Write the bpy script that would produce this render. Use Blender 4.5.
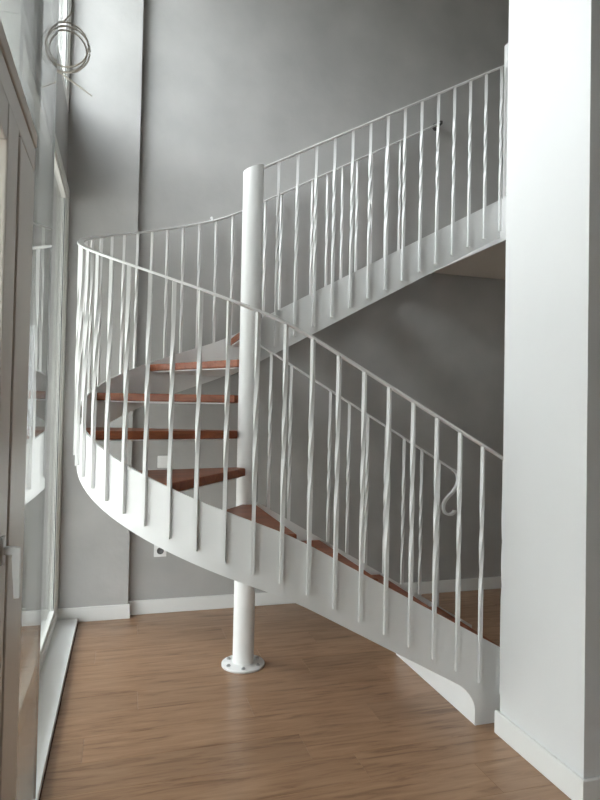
import bpy, bmesh, math, random
from mathutils import Vector, Matrix
random.seed(7)
PI = math.pi
scene = bpy.context.scene
C = scene.collection
for o in list(bpy.data.objects):
    bpy.data.objects.remove(o)

# ------------------------------------------------------------------ camera
EYE = 1.39
YAW, PITCH, ROLL = math.radians(16.3), math.radians(1.24), math.radians(1.15)
cd = bpy.data.cameras.new('camera')
cd.sensor_fit = 'VERTICAL'; cd.sensor_height = 24.0; cd.lens = 24.0 * 600 / 800
cd.clip_start = 0.02
cam = bpy.data.objects.new('camera', cd); C.objects.link(cam)
cam.matrix_world = (Matrix.Translation((0, 0, EYE)) @ Matrix.Rotation(-YAW, 4, 'Z')
                    @ Matrix.Rotation(PI / 2 + PITCH, 4, 'X') @ Matrix.Rotation(ROLL, 4, 'Z'))
scene.camera = cam

# ------------------------------------------------------------------ world: overcast sky
w = bpy.data.worlds.new('overcast_sky'); scene.world = w; w.use_nodes = True
bg = w.node_tree.nodes['Background']
bg.inputs['Color'].default_value = (0.90, 0.955, 1.0, 1)
bg.inputs['Strength'].default_value = 13.0
vs = scene.view_settings
vs.view_transform = 'Standard'; vs.look = 'None'; vs.gamma = 1.0; vs.use_curve_mapping = False
vs.exposure = 0.22

# sampling guide for the sky light entering by the window wall (a portal gives off no light of its own)
l = bpy.data.lights.new('window_daylight_portal', 'AREA'); l.shape = 'RECTANGLE'; l.size = 5.1; l.size_y = 7.38
l.cycles.is_portal = True
o = bpy.data.objects.new('window_daylight_portal', l); C.objects.link(o)
o.location = (-0.715, 0.49, 2.5); o.rotation_euler = (0, -PI / 2, 0)

# ------------------------------------------------------------------ materials
def new_mat(name):
    m = bpy.data.materials.new(name); m.use_nodes = True
    nt = m.node_tree
    return m, nt, nt.nodes['Principled BSDF']
def N(nt, typ, **kw):
    n = nt.nodes.new(typ)
    for k, v in kw.items(): setattr(n, k, v)
    return n
def paint(name, col, rough=0.5, var=0.03, scale=6.0, bump=0.0, bscale=60.0, spec=0.5, metal=0.0):
    m, nt, b = new_mat(name)
    tc = N(nt, 'ShaderNodeTexCoord')
    nz = N(nt, 'ShaderNodeTexNoise'); nz.inputs['Scale'].default_value = scale; nz.inputs['Detail'].default_value = 6
    nt.links.new(tc.outputs['Object'], nz.inputs['Vector'])
    r = N(nt, 'ShaderNodeValToRGB')
    r.color_ramp.elements[0].position = 0.3; r.color_ramp.elements[1].position = 0.7
    r.color_ramp.elements[0].color = tuple(c * (1 - var) for c in col) + (1,)
    r.color_ramp.elements[1].color = tuple(min(1, c * (1 + var)) for c in col) + (1,)
    nt.links.new(nz.outputs['Fac'], r.inputs['Fac'])
    nt.links.new(r.outputs['Color'], b.inputs['Base Color'])
    b.inputs['Roughness'].default_value = rough
    b.inputs['Specular IOR Level'].default_value = spec
    b.inputs['Metallic'].default_value = metal
    if bump:
        n2 = N(nt, 'ShaderNodeTexNoise'); n2.inputs['Scale'].default_value = bscale; n2.inputs['Detail'].default_value = 4
        nt.links.new(tc.outputs['Object'], n2.inputs['Vector'])
        bp = N(nt, 'ShaderNodeBump'); bp.inputs['Strength'].default_value = bump; bp.inputs['Distance'].default_value = 0.01
        nt.links.new(n2.outputs['Fac'], bp.inputs['Height'])
        nt.links.new(bp.outputs['Normal'], b.inputs['Normal'])
    return m
def wood(name, c_dark, c_mid, c_light, rough, stretch=(1.2, 14, 14), spec=0.5, randv=0.25, gscale=2.0):
    m, nt, b = new_mat(name)
    tc = N(nt, 'ShaderNodeTexCoord'); oi = N(nt, 'ShaderNodeObjectInfo')
    mp = N(nt, 'ShaderNodeMapping'); mp.inputs['Scale'].default_value = stretch
    cm = N(nt, 'ShaderNodeCombineXYZ'); mul = N(nt, 'ShaderNodeMath', operation='MULTIPLY'); mul.inputs[1].default_value = 37.0
    nt.links.new(oi.outputs['Random'], mul.inputs[0])
    for i in range(3): nt.links.new(mul.outputs[0], cm.inputs[i])
    nt.links.new(cm.outputs[0], mp.inputs['Location'])
    nt.links.new(tc.outputs['Object'], mp.inputs['Vector'])
    n1 = N(nt, 'ShaderNodeTexNoise'); n1.inputs['Scale'].default_value = gscale; n1.inputs['Detail'].default_value = 8
    n1.inputs['Roughness'].default_value = 0.62; n1.inputs['Distortion'].default_value = 0.6
    nt.links.new(mp.outputs[0], n1.inputs['Vector'])
    r = N(nt, 'ShaderNodeValToRGB')
    e = r.color_ramp.elements
    e[0].position = 0.28; e[0].color = c_dark + (1,)
    e[1].position = 0.75; e[1].color = c_light + (1,)
    x = e.new(0.48); x.color = c_mid + (1,)
    nt.links.new(n1.outputs['Fac'], r.inputs['Fac'])
    hs = N(nt, 'ShaderNodeHueSaturation')
    mr = N(nt, 'ShaderNodeMapRange'); mr.inputs['To Min'].default_value = 1 - randv; mr.inputs['To Max'].default_value = 1 + randv
    nt.links.new(oi.outputs['Random'], mr.inputs['Value']); nt.links.new(mr.outputs[0], hs.inputs['Value'])
    nt.links.new(r.outputs['Color'], hs.inputs['Color'])
    nt.links.new(hs.outputs['Color'], b.inputs['Base Color'])
    b.inputs['Roughness'].default_value = rough; b.inputs['Specular IOR Level'].default_value = spec
    bp = N(nt, 'ShaderNodeBump'); bp.inputs['Strength'].default_value = 0.08; bp.inputs['Distance'].default_value = 0.004
    nt.links.new(n1.outputs['Fac'], bp.inputs['Height']); nt.links.new(bp.outputs['Normal'], b.inputs['Normal'])
    return m
def glass(name, tint):
    m = bpy.data.materials.new(name); m.use_nodes = True
    nt = m.node_tree; nt.nodes.clear()
    out = N(nt, 'ShaderNodeOutputMaterial'); mix = N(nt, 'ShaderNodeMixShader')
    fr = N(nt, 'ShaderNodeFresnel'); fr.inputs['IOR'].default_value = 1.5
    # the pane is a thin box: the facing ratio must not flip inside
    geo = N(nt, 'ShaderNodeNewGeometry')
    iorm = N(nt, 'ShaderNodeMath', operation='MULTIPLY_ADD')
    iorm.inputs[1].default_value = 1 / 1.5 - 1.5; iorm.inputs[2].default_value = 1.5
    nt.links.new(geo.outputs['Backfacing'], iorm.inputs[0])
    fr.inputs['IOR'].default_value = 1.5
    tr = N(nt, 'ShaderNodeBsdfTransparent'); tr.inputs['Color'].default_value = tint + (1,)
    gl = N(nt, 'ShaderNodeBsdfGlossy'); gl.inputs['Roughness'].default_value = 0.0
    # Fresnel node inverts the index on back faces itself; undo that so both faces act as air to glass
    inv = N(nt, 'ShaderNodeMath', operation='DIVIDE'); inv.inputs[0].default_value = 1.0
    sel = N(nt, 'ShaderNodeMix'); sel.data_type = 'FLOAT'
    sel.inputs['A'].default_value = 1.5; sel.inputs['B'].default_value = 1 / 1.5
    nt.links.new(geo.outputs['Backfacing'], sel.inputs['Factor'])
    nt.links.new(sel.outputs['Result'], fr.inputs['IOR'])
    nt.links.new(fr.outputs[0], mix.inputs[0]); nt.links.new(tr.outputs[0], mix.inputs[1]); nt.links.new(gl.outputs[0], mix.inputs[2])
    nt.links.new(mix.outputs[0], out.inputs['Surface'])
    for n in (iorm, inv): nt.nodes.remove(n)
    return m

M = {}
M['grey_wall'] = paint('grey_plaster', (0.42, 0.412, 0.398), 0.40, 0.09, 2.6, 0.16, 18, 0.45)
M['white_wall'] = paint('white_wall_paint', (0.73, 0.73, 0.725), 0.6, 0.01, 3, 0.03, 120)
M['ceiling'] = paint('ceiling_paint', (0.55, 0.52, 0.48), 0.8, 0.01)
M['soffit'] = paint('soffit_paint', (0.78, 0.74, 0.68), 0.8, 0.01)
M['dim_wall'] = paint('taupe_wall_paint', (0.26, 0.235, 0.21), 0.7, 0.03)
M['base'] = paint('white_baseboard', (0.80, 0.80, 0.78), 0.35, 0.01)
M['steel'] = paint('white_painted_steel', (0.80, 0.80, 0.79), 0.38, 0.015, 9, 0.03, 90)
M['frame'] = paint('white_window_frame', (0.78, 0.78, 0.74), 0.3, 0.01)
M['beige'] = paint('beige_door_trim', (0.50, 0.42, 0.33), 0.4, 0.03)
M['sill'] = paint('bright_white_sill', (0.88, 0.88, 0.87), 0.3, 0.01)
M['greige'] = paint('greige_door_paint', (0.66, 0.61, 0.55), 0.35, 0.02)
M['gasket'] = paint('dark_gasket', (0.10, 0.10, 0.10), 0.6, 0.05)
M['plastic'] = paint('white_plastic', (0.86, 0.86, 0.85), 0.3, 0.01)
M['dark_plastic'] = paint('dark_socket_hole', (0.12, 0.12, 0.12), 0.5, 0.05)
M['bolt'] = paint('zinc_bolt', (0.45, 0.45, 0.45), 0.4, 0.05, metal=0.8)
M['dark_iron'] = paint('dark_iron_bracket', (0.06, 0.055, 0.05), 0.5, 0.05)
M['cable'] = paint('beige_cable', (0.50, 0.46, 0.40), 0.5, 0.05)
M['tread'] = wood('mahogany_tread', (0.15, 0.040, 0.017), (0.25, 0.071, 0.029), (0.36, 0.118, 0.048), 0.38, (1.5, 10, 10), 0.4, 0.06)
M['floor'] = wood('oak_laminate', (0.17, 0.088, 0.046), (0.33, 0.193, 0.112), (0.43, 0.270, 0.165), 0.30, (1.6, 15, 15), 0.5, 0.08, 2.2)
M['subfloor'] = paint('dark_subfloor', (0.15, 0.09, 0.06), 0.8, 0.05)
M['glass'] = glass('clear_glass', (0.965, 0.972, 0.968))
M['ext_wall'] = paint('exterior_render', (0.20, 0.20, 0.18), 0.8, 0.05, 2)
M['ext_far'] = paint('sky_blocker_render', (0.50, 0.50, 0.48), 0.8, 0.04, 1)
M['ext_ground'] = paint('terrace_tiles', (0.36, 0.34, 0.31), 0.8, 0.06, 3)

# ------------------------------------------------------------------ mesh helpers
def link(name, me, mat, parent=None):
    o = bpy.data.objects.new(name, me); C.objects.link(o)
    if mat is not None and not me.materials: me.materials.append(mat)
    if parent: o.parent = parent
    return o
def box_bm(bm, x0, x1, y0, y1, z0, z1):
    v = [bm.verts.new(p) for p in ((x0,y0,z0),(x1,y0,z0),(x1,y1,z0),(x0,y1,z0),(x0,y0,z1),(x1,y0,z1),(x1,y1,z1),(x0,y1,z1))]
    for f in ((3,2,1,0),(4,5,6,7),(0,1,5,4),(1,2,6,5),(2,3,7,6),(3,0,4,7)):
        bm.faces.new([v[i] for i in f])
def to_mesh(name, bm, bevel=0, seg=2, smooth=False):
    bmesh.ops.recalc_face_normals(bm, faces=bm.faces)
    if bevel:
        bmesh.ops.bevel(bm, geom=list(bm.edges), offset=bevel, segments=seg, affect='EDGES', profile=0.5)
    me = bpy.data.meshes.new(name); bm.to_mesh(me); bm.free()
    if smooth:
        for p in me.polygons: p.use_smooth = True
    return me
def box(name, b, mat, parent=None, bevel=0.0):
    bm = bmesh.new(); box_bm(bm, *b)
    return link(name, to_mesh(name, bm, bevel), mat, parent)
def boxes(name, bs, mat, parent=None, bevel=0.0):
    bm = bmesh.new()
    for b in bs: box_bm(bm, *b)
    return link(name, to_mesh(name, bm, bevel), mat, parent)
def lathe(name, prof, mat, parent=None, seg=48, loc=(0, 0, 0), smooth=True):
    bm = bmesh.new(); rings = []
    for r, z in prof:
        rings.append([bm.verts.new((r*math.cos(2*PI*i/seg), r*math.sin(2*PI*i/seg), z)) for i in range(seg)])
    for a, b in zip(rings, rings[1:]):
        for i in range(seg): bm.faces.new((a[i], a[(i+1) % seg], b[(i+1) % seg], b[i]))
    bm.faces.new(rings[0]); bm.faces.new(rings[-1])
    me = to_mesh(name, bm)
    if smooth:
        for p in me.polygons: p.use_smooth = len(p.vertices) == 4
    o = link(name, me, mat, parent); o.location = loc
    return o
def sweep(name, rings, mat, parent=None, smooth=False):
    """rings: list of closed cross sections (lists of points), capped at both ends"""
    bm = bmesh.new(); vr = [[bm.verts.new(p) for p in r] for r in rings]
    n = len(vr[0])
    for a, b in zip(vr, vr[1:]):
        for i in range(n): bm.faces.new((a[i], a[(i+1) % n], b[(i+1) % n], b[i]))
    bm.faces.new(vr[0]); bm.faces.new(vr[-1])
    me = to_mesh(name, bm, smooth=smooth)
    if smooth:
        for p in me.polygons: p.use_smooth = len(p.vertices) == 4
        me.set_sharp_from_angle(angle=math.radians(40))
    return link(name, me, mat, parent)
def tube(name, pts, r, mat, parent=None, seg=8, closed=False):
    pts = [Vector(p) for p in pts]; rings = []
    up = Vector((0, 0, 1))
    for i, p in enumerate(pts):
        t = (pts[min(i+1, len(pts)-1)] - pts[max(i-1, 0)]).normalized()
        a = t.cross(up)
        if a.length < 1e-3: a = t.cross(Vector((1, 0, 0)))
        a.normalize(); b = t.cross(a).normalized()
        rings.append([p + a*r*math.cos(2*PI*k/seg) + b*r*math.sin(2*PI*k/seg) for k in range(seg)])
    return sweep(name, rings, mat, parent, smooth=True)
def prism(name, poly, z0, z1, mat, parent=None, bevel=0.0):
    bm = bmesh.new()
    a = [bm.verts.new((x, y, z0)) for x, y in poly]; b = [bm.verts.new((x, y, z1)) for x, y in poly]
    n = len(poly)
    bm.faces.new(list(reversed(a))); bm.faces.new(b)
    for i in range(n): bm.faces.new((a[i], a[(i+1) % n], b[(i+1) % n], b[i]))
    bmesh.ops.recalc_face_normals(bm, faces=bm.faces)
    if bevel:
        ed = [e for e in bm.edges if abs(e.verts[0].co.z - e.verts[1].co.z) < 1e-6]
        bmesh.ops.bevel(bm, geom=ed, offset=bevel, segments=2, affect='EDGES', profile=0.5)
    me = bpy.data.meshes.new(name); bm.to_mesh(me); bm.free()
    return link(name, me, mat, parent)
def empty(name, loc=(0, 0, 0)):
    o = bpy.data.objects.new(name, None); C.objects.link(o); o.location = loc; o.empty_display_size = 0.1
    return o
def struct(o, label=None, cat=None):
    o['kind'] = 'structure'
    if label: o['label'] = label
    if cat: o['category'] = cat
    return o
def tag(o, label, cat, group=None):
    o['label'] = label; o['category'] = cat
    if group: o['group'] = group
    return o

# ------------------------------------------------------------------ the room
XN = -0.25        # inner face of the near glazing
XF = -0.40        # inner face of the far window
YJ = 2.25         # where the glazing steps back
YB = 4.25         # back wall
YP = 4.185        # face of the shallow pier
XR, ZC, YK = 4.6, 5.3, -3.2
SLZ0, SLZ1, SLX = 2.52, 2.775, 2.30

struct(box('wall_back', (-0.70, XR, YB, YB + 0.2, -0.1, ZC), M['grey_wall']),
       'tall grey plaster wall behind the winding stair', 'wall')
struct(box('wall_pier', (-0.70, 0.056, YP, YB - 0.0005, -0.05, ZC), M['grey_wall']),
       'shallow pale grey wall pier between the tall window and the grey back wall', 'wall')
struct(boxes('wall_left', [(-0.55, XF + 0.0, YJ - 0.05, YP - 0.001, 2.82, 3.33),
                           (-0.55, XF + 0.0, YJ - 0.05, YP - 0.001, 5.0, ZC),
                           (-0.70, XN - 0.04, YK, -0.70, -0.1, ZC),
                           (-0.70, XN - 0.04, -0.70, 1.858, 2.82, ZC),
                           (-0.70, XN - 0.04, 1.858, YJ - 0.05, 4.3, ZC)], M['grey_wall']),
       'grey wall band between the lower and upper windows', 'wall')
struct(box('wall_right', (1.615, 2.28, 1.80, 2.30, 0, ZC), M['white_wall']),
       'broad white wall column where the lower stair flight ends', 'wall')
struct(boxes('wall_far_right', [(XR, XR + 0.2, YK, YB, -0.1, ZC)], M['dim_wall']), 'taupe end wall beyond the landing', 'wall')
struct(box('wall_front', (-0.7, XR, YK - 0.2, YK, -0.1, ZC), M['white_wall']), 'white wall behind the viewer', 'wall')
struct(box('ceiling', (-0.7, XR, YK, YB, ZC, ZC + 0.2), M['ceiling']), 'high plain ceiling over the stair', 'ceiling')
struct(boxes('floor_landing', [(SLX, XR, YK, YB - 0.001, SLZ0, SLZ1)], M['soffit']),
       'landing slab with pale soffit at the top of the stair', 'floor')
struct(box('trim_1', (SLX - 0.015, SLX, 2.31, YB - 0.01, SLZ0 - 0.01, SLZ1 + 0.01), M['steel']),
       'white fascia along the edge of the landing', 'trim')

# baseboards
def baseboard(name, b, label):
    return struct(box(name, b, M['base'], None, 0.004), label, 'baseboard')
baseboard('baseboard_back', (0.058, XR, YB - 0.016, YB - 0.0005, 0, 0.095), 'white baseboard along the grey back wall under the stair')
baseboard('baseboard_pier', (XF + 0.01, 0.072, YP - 0.016, YP - 0.0005, 0, 0.095), 'white baseboard on the face of the shallow grey pier')
struct(prism('baseboard_right', [(1.599, 1.784), (2.28, 1.784), (2.28, 1.7995), (1.6145, 1.7995), (1.6145, 2.316), (1.599, 2.316)], 0, 0.10, M['base'], None, 0.004),
       'white baseboard wrapping the broad white wall column', 'baseboard')

# floor: base and separate laminate planks laid along X
fl = struct(box('floor', (-0.7, XR, YK, YB, -0.12, -0.012), M['subfloor']), 'oak laminate plank floor running across under the stair', 'floor')
PW, PL = 0.192, 1.28
cache = {}
def plank_mesh(L, W):
    k = (round(L, 3), round(W, 3))
    if k not in cache:
        bm = bmesh.new(); g = 0.0003
        box_bm(bm, g, L - g, g, W - g, -0.012, 0.0)
        top = [e for e in bm.edges if all(abs(v.co.z) < 1e-6 for v in e.verts)]
        bmesh.ops.bevel(bm, geom=top, offset=0.0008, segments=1, affect='EDGES')
        cache[k] = to_mesh('plank', bm); cache[k].materials.append(M['floor'])
    return cache[k]
y = YB - 0.005; row = 0
while y > YK + 0.01:
    wv = min(PW, y - YK)
    y0 = y - wv
    x = -0.251 if y0 < YP - 0.1 else 0.06
    xs = -0.255 - (0.0, 0.84, 0.42, 1.06, 0.25)[row % 5] + random.uniform(-0.1, 0.1)
    while xs < 4.58:
        a, b = max(xs, x), min(xs + PL, 4.59)
        if b - a > 0.02:
            o = link('plank', plank_mesh(b - a, wv), None, fl); o.location = (a, y0, 0)
        xs += PL
    y = y0; row += 1

# ------------------------------------------------------------------ far tall window, its sill, the upper window
struct(box('trim_2', (XF - 0.02, -0.2555, YJ + 0.0, YP - 0.017, 0.0, 0.028), M['sill'], None, 0.004),
       'low white sill board on the floor below the tall window', 'sill')
def window(name, label, y0, y1, z0, z1, xi, fw=0.06, th=0.07, mull=()):
    t = struct(empty(name, (xi, y0, z0)), label, 'window')
    def part(n, b, m, p=t, bev=0.004):
        o = box(n, b, m, None, bev); o.parent = p
        o.matrix_parent_inverse = Matrix.Translation((-xi, -y0, -z0)); return o
    part('frame_rail', (xi - th, xi, y0, y1, z0, z0 + fw), M['frame'])
    part('frame_rail', (xi - th, xi, y0, y1, z1 - fw, z1), M['frame'])
    ys = [y0 + fw / 2] + list(mull) + [y1 - fw / 2]
    for yc in ys:
        part('frame_stile', (xi - th, xi + 0.0005, yc - fw / 2, yc + fw / 2, z0 + fw, z1 - fw), M['frame'])
    for a, b in zip(ys, ys[1:]):
        a += fw / 2; b -= fw / 2
        # inner sash bead and pane
        o = part('sash_bead', (xi - th + 0.01, xi - 0.008, a, a + 0.022, z0 + fw, z1 - fw), M['frame'])
        part('sash_bead', (xi - th + 0.01, xi - 0.008, b - 0.022, b, z0 + fw, z1 - fw), M['frame'])
        part('sash_bead', (xi - th + 0.01, xi - 0.008, a + 0.022, b - 0.022, z0 + fw, z0 + fw + 0.022), M['frame'])
        part('sash_bead', (xi - th + 0.01, xi - 0.008, a + 0.022, b - 0.022, z1 - fw - 0.022, z1 - fw), M['frame'])
        part('gasket', (xi - 0.022, xi - 0.018, a + 0.018, a + 0.030, z0 + fw + 0.02, z1 - fw - 0.02), M['gasket'], bev=0)
        part('gasket', (xi - 0.022, xi - 0.018, b - 0.030, b - 0.018, z0 + fw + 0.02, z1 - fw - 0.02), M['gasket'], bev=0)
        part('pane', (xi - 0.030, xi - 0.024, a + 0.012, b - 0.012, z0 + fw + 0.012, z1 - fw - 0.012), M['glass'], bev=0)
    return t
window('window_1', 'tall white framed window above the low white sill board', YJ + 0.01, YP - 0.001, 0.028, 2.82, XF + 0.02)
window('window_2', 'bright upper window above the grey wall band', YJ + 0.01, YP - 0.001, 3.33, 5.0, XF + 0.0, mull=(3.2,))

# ------------------------------------------------------------------ near glazing: door, side light, high panes
DT = 2.135; DY0, DY1 = 0.60, 1.76
g = struct(empty('window_3', (XN, 1.76, 0)), 'full height reflective glass side panes beside the balcony door', 'window')
def gpart(n, b, m, bev=0.0, par=g):
    o = box(n, b, m, None, bev); o.parent = par
    o.matrix_parent_inverse = par.matrix_basis.inverted() if par is not g else Matrix.Translation((-XN, -1.76, 0))
    return o
gpart('pane', (XN - 0.016, XN - 0.008, DY1 + 0.001, YJ, 0.05, 4.28), M['glass'])
gpart('pane', (XN - 0.016, XN - 0.008, DY0, DY1 - 0.001, DT + 0.001, 2.819), M['glass'])
gpart('pane', (XN - 0.016, XN - 0.008, -0.699, DY0 - 0.06, 0.05, 2.819), M['glass'])
gpart('return_pane', (XF - 0.05, XN - 0.017, YJ - 0.006, YJ, 0.05, 4.28), M['glass'])
gpart('edge_profile', (XN - 0.016, XN - 0.008, YJ + 0.0005, YJ + 0.003, 0.05, 4.28), M['gasket'])
gpart('floor_track', (XN - 0.07, XN - 0.006, -0.699, YJ, 0.0, 0.049), M['frame'], 0.004)
gpart('mullion', (XN - 0.06, XN + 0.0, DY0 - 0.06, DY0 - 0.0005, 0.05, 2.819), M['frame'], 0.004)

d = struct(empty('door_1', (XN, 1.3, 0.05)), 'white balcony door with lever handle in the near glazing', 'door')
def dpart(n, b, m, bev=0.004):
    o = box(n, b, m, None, bev); o.parent = d; o.matrix_parent_inverse = Matrix.Translation((-XN, -1.3, -0.05)); return o
dpart('door_frame', (XN - 0.06, XN, 1.535, DY1, 0.05, DT - 0.106), M['greige'])
dpart('door_frame', (XN - 0.06, XN, DY0, DY0 + 0.06, 0.05, DT - 0.106), M['greige'])
dpart('head_frame', (XN - 0.06, XN, DY0, DY1, DT - 0.105, DT - 0.0405), M['greige'])
dpart('head_trim', (XN - 0.06, XN + 0.004, DY0, DY1, DT - 0.04, DT), M['beige'])
dpart('leaf_stile', (XN - 0.055, XN + 0.006, 1.35, 1.47, 0.07, 2.02), M['greige'])
dpart('leaf_stile', (XN - 0.055, XN + 0.006, 0.67, 0.79, 0.07, 2.02), M['greige'])
dpart('leaf_rail', (XN - 0.055, XN + 0.005, 0.791, 1.349, 1.94, 2.02), M['greige'])
dpart('leaf_rail', (XN - 0.055, XN + 0.005, 0.791, 1.349, 0.07, 0.19), M['greige'])
dpart('gasket', (XN - 0.05, XN - 0.012, 1.471, 1.534, 0.07, 2.02), M['greige'], 0)
dpart('pane', (XN - 0.034, XN - 0.026, 0.791, 1.349, 0.191, 1.939), M['glass'], 0)
HY, HZ = 1.405, 1.085
hd = dpart('handle', (XN + 0.006, XN + 0.013, HY - 0.015, HY + 0.015, HZ - 0.03, HZ + 0.03), M['plastic'], 0.003)
q4 = ((-.008, -.008), (.008, -.008), (.008, .008), (-.008, .008))
hl = sweep('lever', [[(XN + 0.013, HY + a, HZ + b) for a, b in q4],
                     [(XN + 0.030, HY + a, HZ + b) for a, b in q4],
                     [(XN + 0.038 + c, HY + a, HZ - 0.003 + e) for a, c, e in ((-.009, -.009, -.012), (.009, -.009, -.012), (.009, .007, .008), (-.009, .007, .008))],
                     [(XN + 0.040 + c, HY + a, HZ - 0.10) for a, c in ((-.009, -.005), (.009, -.005), (.009, .005), (-.009, .005))]], M['plastic'])
hl.parent = hd

# ------------------------------------------------------------------ outside: terrace, wing of the building, added sky blockers
struct(box('ground_terrace', (-40, -0.701, -30, 40, -0.30, -0.08), M['ext_ground']), 'plain paved terrace outside the windows', 'terrace')
struct(box('canopy_sky_blocker', (-4.0, -0.72, -8, 4.4, 2.98, 3.16), M['ext_wall']), 'added grey canopy slab that cuts sky light to the lower windows', 'canopy')  # added slab: shades the lower windows, leaves the upper one open to sky
struct(box('wall_exterior', (-7.0, -0.9, 7.5, 7.8, -0.08, 10.0), M['ext_wall']), 'grey rendered wing of the building outside the tall window', 'wall')

struct(box('wall_sky_blocker', (-11, -10, -25, 25, -0.08, 5.2), M['ext_far']), 'added unseen block across the terrace that hides the low sky', 'building')  # added out of view to keep low sky light from the lower windows

# ------------------------------------------------------------------ the staircase
PX, PY, PR = 0.662, 3.277, 0.058      # central pole
R = 0.887                              # outer face of the outer string
RISE = 0.213
TH = 0.010                            # plate thickness
YL = PY - R                           # lower outer string line
YU = PY + R                           # upper outer string line
X0 = 1.76                           # foot of outer string, at the column
stair = tag(empty('winding_staircase', (PX, PY, 0)),
            'white steel half-turn staircase with mahogany treads and twisted bar balusters around a round pole', 'staircase')
def S(o):
    o.parent = stair; o.matrix_parent_inverse = Matrix.Translation((-PX, -PY, 0)); return o

# outer path parameter s: 0 at the column foot, growing upstairs
L1 = X0 - PX; LA = PI * R
X_END = 2.285; L2 = X_END - PX
def outer(s, off=0.0):
    """point, outward normal, tangent (up the stair) of the outer string at developed length s"""
    if s <= L1:
        return Vector((X0 - s, YL - off, 0)), Vector((0, -1, 0)), Vector((-1, 0, 0))
    if s <= L1 + LA:
        th = 1.5 * PI - (s - L1) / R
        n = Vector((math.cos(th), math.sin(th), 0))
        return Vector((PX, PY, 0)) + n * (R + off), n, Vector((math.sin(th), -math.cos(th), 0))
    return Vector((PX + s - L1 - LA, YU + off, 0)), Vector((0, 1, 0)), Vector((1, 0, 0))
SL = 0.545
ZT0 = 0.292; ZT1 = ZT0 + SL * L1; ZT2 = ZT1 + 180 * 0.00557; 
SU = (SLZ1 + 0.03 - ZT2) / L2
def ztop(s):
    k = 0.22                       # ease the pitch change between flights and winders
    def raw(s):
        if s <= L1: return ZT0 + SL * s
        if s <= L1 + LA: return ZT1 + (ZT2 - ZT1) * (s - L1) / LA
        return ZT2 + SU * (s - L1 - LA)
    n = 9
    return sum(raw(s + k * (i / (n - 1) - 0.5)) for i in range(n)) / n
HS = 0.262
# outer string
ss = []
s = 0.0
STOT = L1 + LA + L2
ss = [i * 0.02 for i in range(int(STOT / 0.02) + 1)] + [STOT]
def zbot(s):
    zb = ztop(s) - HS
    foot = 0.212
    if s < foot: return 0.001
    if s < foot + 0.09:
        u = 1 - (s - foot) / 0.09
        return max(0.001, zb - 0.075 * (1 - math.sqrt(max(0, 1 - u * u))))
    return zb
ss = sorted(set(ss + [0.2115, 0.212, 0.215, 0.219, 0.225, 0.233]))
rings = []
for s in ss:
    p, n, t = outer(s)
    q = p - n * TH
    zt = ztop(s); zb = zbot(s)
    rings.append([(p.x, p.y, zb), (p.x, p.y, zt), (q.x, q.y, zt), (q.x, q.y, zb)])
S(sweep('outer_string', rings, M['steel'], smooth=True))
RAILH = 0.86
# outer handrail: flat bar
def flat_rail(name, pts, wdt, thk, mat):
    rings = []
    for p, n in pts:
        a, b = p - n * wdt / 2, p + n * wdt / 2
        c = 0.002
        rings.append([(a.x, a.y, p.z - thk/2 + c), (a.x + n.x*c, a.y + n.y*c, p.z - thk/2), (b.x - n.x*c, b.y - n.y*c, p.z - thk/2), (b.x, b.y, p.z - thk/2 + c),
                      (b.x, b.y, p.z + thk/2 - c), (b.x - n.x*c, b.y - n.y*c, p.z + thk/2), (a.x + n.x*c, a.y + n.y*c, p.z + thk/2), (a.x, a.y, p.z + thk/2 - c)])
    return S(sweep(name, rings, mat, smooth=True))
BO = 0.010     # baluster axis offset outside the string face
pts = []
for i in range(0, 260):
    s = i * (STOT + 0.035) / 259
    p, n, t = outer(s, BO); p.z = ztop(s) + RAILH
    pts.append((p, n))
rail_o = flat_rail('handrail', pts, 0.034, 0.011, M['steel'])
# rail end fixed to the wall
pe = pts[-1][0]
br = box('wall_bracket', (pe.x - 0.01, pe.x + 0.012, pe.y - 0.02, YB - 0.001, pe.z - 0.012, pe.z + 0.012), M['dark_iron'], None, 0.003); S(br)
fl_ = lathe('bracket_flange', [(0.03, 0), (0.03, 0.006), (0.02, 0.01)], M['dark_iron'], None, 20); fl_.rotation_euler = (PI/2, 0, 0); fl_.location = (pe.x, YB - 0.0005, pe.z); S(fl_)

kp, kn, _ = outer(L1 + math.radians(270 - 97) * R, BO); kp.z = ztop(L1 + math.radians(270 - 97) * R) + RAILH + 0.004
kb = lathe('rail_knob', [(0.006, 0), (0.006, 0.010), (0.011, 0.014), (0.011, 0.022), (0.006, 0.027)], M['steel'], None, 16); kb.location = kp; S(kb)
# balusters: twisted square bars, one shared mesh
def baluster_mesh(L, half=0.0078, turns=0.95):
    bm = bmesh.new(); prev = None; n = 56
    for i in range(n + 1):
        z = L * i / n
        u = min(1, max(0, (z / L - 0.26) / 0.64)); u = u * u * (3 - 2 * u)
        a = u * turns * 2 * PI
        ring = []
        for k in range(4):
            an = a + PI / 4 + k * PI / 2
            ring.append(bm.verts.new((half * 1.414 * math.cos(an), half * 1.414 * math.sin(an), z)))
        if prev:
            for k in range(4): bm.faces.new((prev[k], prev[(k+1) % 4], ring[(k+1) % 4], ring[k]))
        else: bm.faces.new(list(reversed(ring)))
        prev = ring
    bm.faces.new(prev)
    me = to_mesh('baluster', bm)
    me.materials.append(M['steel'])
    for p in me.polygons: p.use_smooth = True
    me.set_sharp_from_angle(angle=math.radians(45))
    return me
BB = 0.205      # baluster foot below string top
BM = baluster_mesh(RAILH + BB - 0.005, turns=0.95)
BM_OUT = baluster_mesh(RAILH + BB - 0.005, turns=0.6)
def baluster(p, ang, me=None):
    o = bpy.data.objects.new('baluster', me or BM); C.objects.link(o)
    o.location = p; o.rotation_euler = (0, 0, ang); S(o)
    return o
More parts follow.
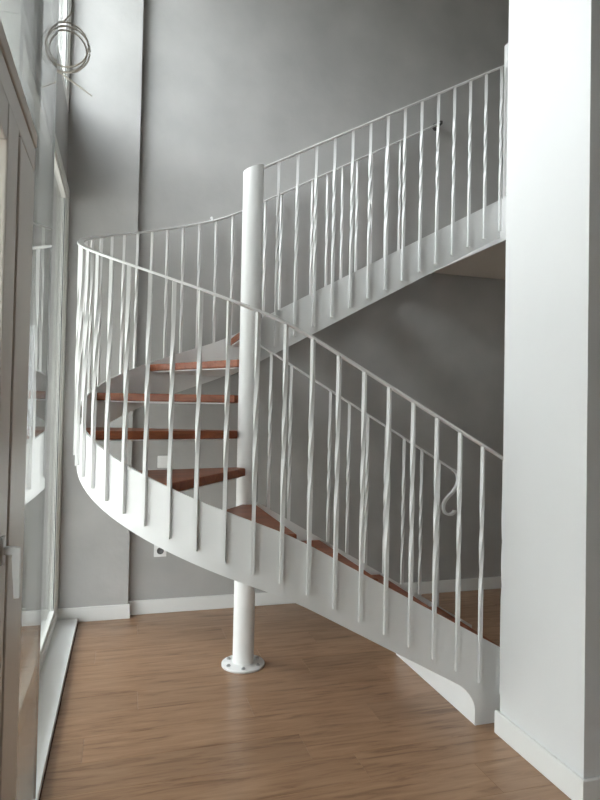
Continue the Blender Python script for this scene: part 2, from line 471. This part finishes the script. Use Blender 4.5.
SP = 0.1165
s = X0 - 1.680
while s < STOT - 0.22:
    p, n, t = outer(s, BO); p.z = ztop(s) - BB
    baluster(p, math.atan2(n.y, n.x), BM_OUT)
    s += SP

# upper inner string, rail and balusters
YI = 3.325
XA = PX + 0.03
def zt_ui(x): return 1.905 + 0.557 * (x - 0.70)
def straight_string(name, x0, x1, yc, zf, h, steps=1):
    rings = []
    for i in range(steps + 1):
        x = x0 + (x1 - x0) * i / steps
        zt = zf(x); zb = max(0.001, zt - h)
        rings.append([(x, yc - TH/2, zb), (x, yc - TH/2, zt), (x, yc + TH/2, zt), (x, yc + TH/2, zb)])
    return S(sweep(name, rings, M['steel']))
straight_string('inner_string', XA, SLX - 0.016, YI, zt_ui, 0.245)
flat_rail('handrail', [(Vector((x, YI - TH/2 - BO, zt_ui(x) + RAILH)), Vector((0, 1, 0))) for x in (PX + 0.055, SLX - 0.016)], 0.030, 0.011, M['steel'])
x = 0.815
while x < 2.30:
    baluster((x, YI - TH/2 - BO + 0.001, zt_ui(x) - BB + 0.003), -PI/2); x += 0.1125

# lower inner string, rail with scroll, balusters
YI2 = 3.215
def zt_li(x): return 0.905 - 0.575 * (x - 0.70)
straight_string('inner_string', XA, 2.05, YI2, zt_li, 0.25, 30)
YR = YI2 + TH/2 + BO
flat_rail('handrail', [(Vector((x, YR, zt_li(x) + RAILH)), Vector((0, 1, 0))) for x in (PX + 0.045, 1.915)], 0.028, 0.011, M['steel'])
zs = zt_li(1.915) + RAILH
ctrl = [(0, 0), (0.022, -0.016), (0.036, -0.045), (0.034, -0.085), (0.008, -0.130), (-0.030, -0.165), (-0.055, -0.200), (-0.060, -0.235),
        (-0.045, -0.262), (-0.012, -0.270), (0.012, -0.258), (0.016, -0.245)]
def cr(c, n=6):
    out = []
    for i in range(len(c) - 1):
        p0, p1, p2, p3 = c[max(i-1, 0)], c[i], c[i+1], c[min(i+2, len(c)-1)]
        for k in range(n):
            t = k / n
            out.append(tuple(0.5*((2*b) + (-a + c_)*t + (2*a - 5*b + 4*c_ - d_)*t*t + (-a + 3*b - 3*c_ + d_)*t**3) for a, b, c_, d_ in zip(p0, p1, p2, p3)))
    out.append(c[-1]); return out
rings = []
cp = cr(ctrl)
for i, (dx, dz) in enumerate(cp):
    a, b = cp[max(i-1, 0)], cp[min(i+1, len(cp)-1)]
    tx, tz = b[0] - a[0], b[1] - a[1]; l = math.hypot(tx, tz) or 1; nx, nz = -tz/l, tx/l
    hw, ht = 0.012, 0.0075
    rings.append([(1.915 + dx + nx*v, YR + u, zs + dz + nz*v) for u, v in ((-hw, -ht), (hw, -ht), (hw, ht), (-hw, ht))])
S(sweep('handrail_scroll', rings, M['steel'], smooth=True))
x = 0.775
while x < 1.90:
    baluster((x, YR, zt_li(x) - BB + 0.003), PI/2); x += SP

# pole with slanted top, base plate, bolts
bm = bmesh.new(); seg = 48
za, zb_ = 0.012, 2.752
lo = [bm.verts.new((PX + PR*math.cos(2*PI*i/seg), PY + PR*math.sin(2*PI*i/seg), za)) for i in range(seg)]
hi = [bm.verts.new((PX + PR*math.cos(2*PI*i/seg), PY + PR*math.sin(2*PI*i/seg), zb_ + 0.024*math.cos(2*PI*i/seg) )) for i in range(seg)]
for i in range(seg): bm.faces.new((lo[i], lo[(i+1) % seg], hi[(i+1) % seg], hi[i]))
bm.faces.new(lo); bm.faces.new(hi)
me = to_mesh('pole', bm)
for p in me.polygons: p.use_smooth = len(p.vertices) == 4
me.set_sharp_from_angle(angle=math.radians(40))
S(link('pole', me, M['steel']))
bp = lathe('base_plate', [(0.118, 0.0005), (0.118, 0.012), (0.115, 0.0145), (PR + 0.004, 0.0145), (PR + 0.001, 0.020)], M['steel'])
bp.location = (PX, PY, 0); S(bp)
for i in range(6):
    a = 2*PI*i/6 + 0.35
    b = lathe('bolt', [(0.012, 0), (0.012, 0.002), (0.0075, 0.002), (0.0075, 0.009), (0.005, 0.010)], M['bolt'], None, 6, smooth=False)
    b.parent = bp; b.location = (0.092*math.cos(a), 0.092*math.sin(a), 0.0145)

# treads
TK = 0.043
TZ = {1: 0.262, 2: 0.470, 3: 0.682, 4: 0.888, 5: 1.086, 6: 1.286, 7: 1.482, 8: 1.684, 9: 1.892, 10: 2.11, 11: 2.33, 12: 2.55}
RI = R - TH - 0.002
NOS = 0.0
def tread(poly, k):
    z = TZ[k]
    o = prism('tread', poly, z - TK, z, M['tread'], None, 0.006); S(o)
    cx = sum(p[0] for p in poly)/len(poly); cy = sum(p[1] for p in poly)/len(poly)
    pl = prism('support_plate', [(cx + (x-cx)*0.93, cy + (y-cy)*0.93) for x, y in poly], z - TK - 0.007, z - TK - 0.0005, M['steel'])
    pl.parent = o
    return o
GO = 0.37
YA, YB2 = YL + TH + 0.002, YI2 - TH/2 - 0.002
nos = {4: 0.70, 3: 1.07, 2: 1.44, 1: 1.81}
for k in (1, 2, 3):
    xf = nos[k]; xb = nos[k + 1] - NOS
    ya = YA if k > 1 else YA
    if k == 3: xb = nos[4] - NOS + 0.0
    poly = [(xf, ya), (xf, YB2), (xb, YB2), (xb, ya)]
    tread(poly, k)
def pp(r, deg): return (PX + r*math.cos(math.radians(deg)), PY + r*math.sin(math.radians(deg)))
def arc(d0, d1, n=10): return [pp(RI, d0 + (d1 - d0)*i/n) for i in range(n + 1)]
ends = PR + 0.004
# tread 4: from straight nosing to winder
tread([(nos[4], YA), (nos[4], YB2), (PX + 0.01, PY - ends - 0.001), pp(ends, 250), pp(ends, 234)] + arc(235.0, 268, 8), 4)
for k, th in ((5, 237), (6, 199), (7, 160), (8, 126)):
    nxt = th - 42.0 + (4 if k == 7 else 0)
    if k == 8: nxt = 87
    # nosing edge is carried past the pole by a small tangential offset, as cut boards are
    tread([pp(ends + 0.018, th + 14)] + list(reversed(arc(nxt, th, 10))) + [pp(ends, nxt), pp(ends, (th + nxt)/2), pp(ends, th - 6)], k)
unos = {9: 0.745, 10: 1.06, 11: 1.455, 12: 1.85, 13: 2.285}
YC, YD = YI + TH/2 + 0.002, YU - TH - 0.002
for k in (9, 10, 11, 12):
    xf = unos[k]; xb = unos[k + 1] - 0.08
    if k == 9: poly = [(PX + 0.012, PY + ends + 0.002), (0.690, YD), (xb, YD), (xb, YC), (xf, YC)]
    else: poly = [(xf, YC), (xf, YD), (xb, YD), (xb, YC)]
    tread(poly, k)
# closing plate behind the bottom step
yr0, yr1 = YL + TH + 0.001, YI2 - TH/2 - 0.001
S(sweep('riser_plate', [[(1.550, y_, 0.0005), (1.556, y_, 0.0005), (1.556, y_, 0.212), (1.550, y_, 0.212)] for y_ in (yr0, yr1)], M['steel']))

# ------------------------------------------------------------------ landing guard
lg = tag(empty('landing_railing', (SLX, 2.9, SLZ1)), 'white landing guard rail with newel post beside the column', 'railing')
def LG(o):
    o.parent = lg; o.matrix_parent_inverse = Matrix.Translation((-SLX, -2.9, -SLZ1)); return o
LG(box('newel_post', (SLX + 0.014, SLX + 0.054, 3.30, 3.34, SLZ1 + 0.0005, SLZ1 + 1.03), M['steel'], None, 0.003))
LG(box('handrail', (SLX + 0.005, SLX + 0.039, 2.31, 3.299, SLZ1 + 0.90, SLZ1 + 0.912), M['steel'], None, 0.003))
LG(box('bottom_rail', (SLX + 0.007, SLX + 0.037, 2.31, 3.299, SLZ1 + 0.05, SLZ1 + 0.062), M['steel'], None, 0.003))
BM2 = baluster_mesh(0.838)
yy = 3.19
while yy > 2.5:
    o = bpy.data.objects.new('baluster', BM2); C.objects.link(o); o.location = (SLX + 0.022, yy, SLZ1 + 0.062); LG(o); yy -= SP

# ------------------------------------------------------------------ switch and socket on the back wall
sw = tag(empty('light_switch', (0.27, YB, 1.035)), 'white square light switch on the grey wall seen between two treads', 'light switch')
def SW(o, t, loc): o.parent = t; o.matrix_parent_inverse = Matrix.Translation((-loc[0], -loc[1], -loc[2])); return o
l = (0.27, YB, 1.035)
SW(box('switch_plate', (l[0]-.042, l[0]+.042, YB-.010, YB-.0005, l[2]-.042, l[2]+.042), M['plastic'], None, .003), sw, l)
SW(box('rocker', (l[0]-.026, l[0]+.026, YB-.015, YB-.0102, l[2]-.026, l[2]+.026), M['plastic'], None, .002), sw, l)
l = (0.262, YB, 0.425)
so = tag(empty('wall_socket', l), 'white square power socket low on the grey wall just below the curved string', 'socket')
pl = SW(box('socket_plate', (l[0]-.042, l[0]+.042, YB-.010, YB-.0005, l[2]-.042, l[2]+.042), M['plastic'], None, .003), so, l)
rg = lathe('socket_well', [(0.0235, 0), (0.0235, 0.004), (0.020, 0.004), (0.020, 0.001), (0.001, 0.001)], M['dark_plastic'], None, 24)
rg.rotation_euler = (PI/2, 0, 0); rg.location = (l[0], YB - .0101, l[2]); SW(rg, so, l)
for dx in (-.0095, .0095):
    h = lathe('pin_hole', [(0.003, 0), (0.003, 0.0006)], M['dark_plastic'], None, 10); h.rotation_euler = (PI/2, 0, 0); h.location = (l[0]+dx, YB - .0142, l[2]); SW(h, so, l)

# ------------------------------------------------------------------ coil of cable hanging by the window
cc = Vector((-0.270, 2.60, 2.862))
fw = Vector((math.sin(YAW*0.3), math.cos(YAW*0.3), 0)); rt = Vector((fw.y, -fw.x, 0))
cco = tag(empty('cable_coil', cc), 'coil of beige cable hanging beside the upper window', 'cable')
def CB(o): o.parent = cco; o.matrix_parent_inverse = Matrix.Translation(-cc); return o
pts = []
turns = 3
for i in range(turns*40 + 1):
    a = 2*PI*i/40 + 1.9
    k = i/40
    rr = 0.088 + 0.006*math.sin(2.3*k + a*0.35) + 0.004*math.sin(5*k)
    p = cc + rt*(rr*math.cos(a)*1.0) + Vector((0, 0, 1))*(rr*1.02*math.sin(a)) + fw*(0.012*math.sin(1.7*i/40))
    pts.append(p)
CB(tube('cable_loop', pts, 0.0035, M['cable']))
top = cc + rt*(-0.01) + Vector((0, 0, 0.104))
CB(tube('cable_drop', [top + Vector((0, 0, 0)), top + rt*0.03 + Vector((0, 0, 0.04)), top + rt*0.045 + Vector((0, 0, 0.16)), top + rt*0.02 + Vector((0, 0, 0.5)), top + Vector((-0.05, 0.1, 0.9))], 0.0035, M['cable']))
b0 = cc + rt*(-0.03) + Vector((0, 0, -0.10))
CB(tube('cable_tail', [b0, b0 + rt*0.04 + Vector((0, 0, -0.02)), b0 + rt*0.14 + Vector((0, 0, -0.085))], 0.003, M['cable']))
CB(tube('cable_tail', [b0 + Vector((0, 0, .005)), b0 + rt*0.05 + Vector((0, 0, -0.03)), b0 + rt*0.10 + Vector((0, 0, -0.06))], 0.003, M['cable']))
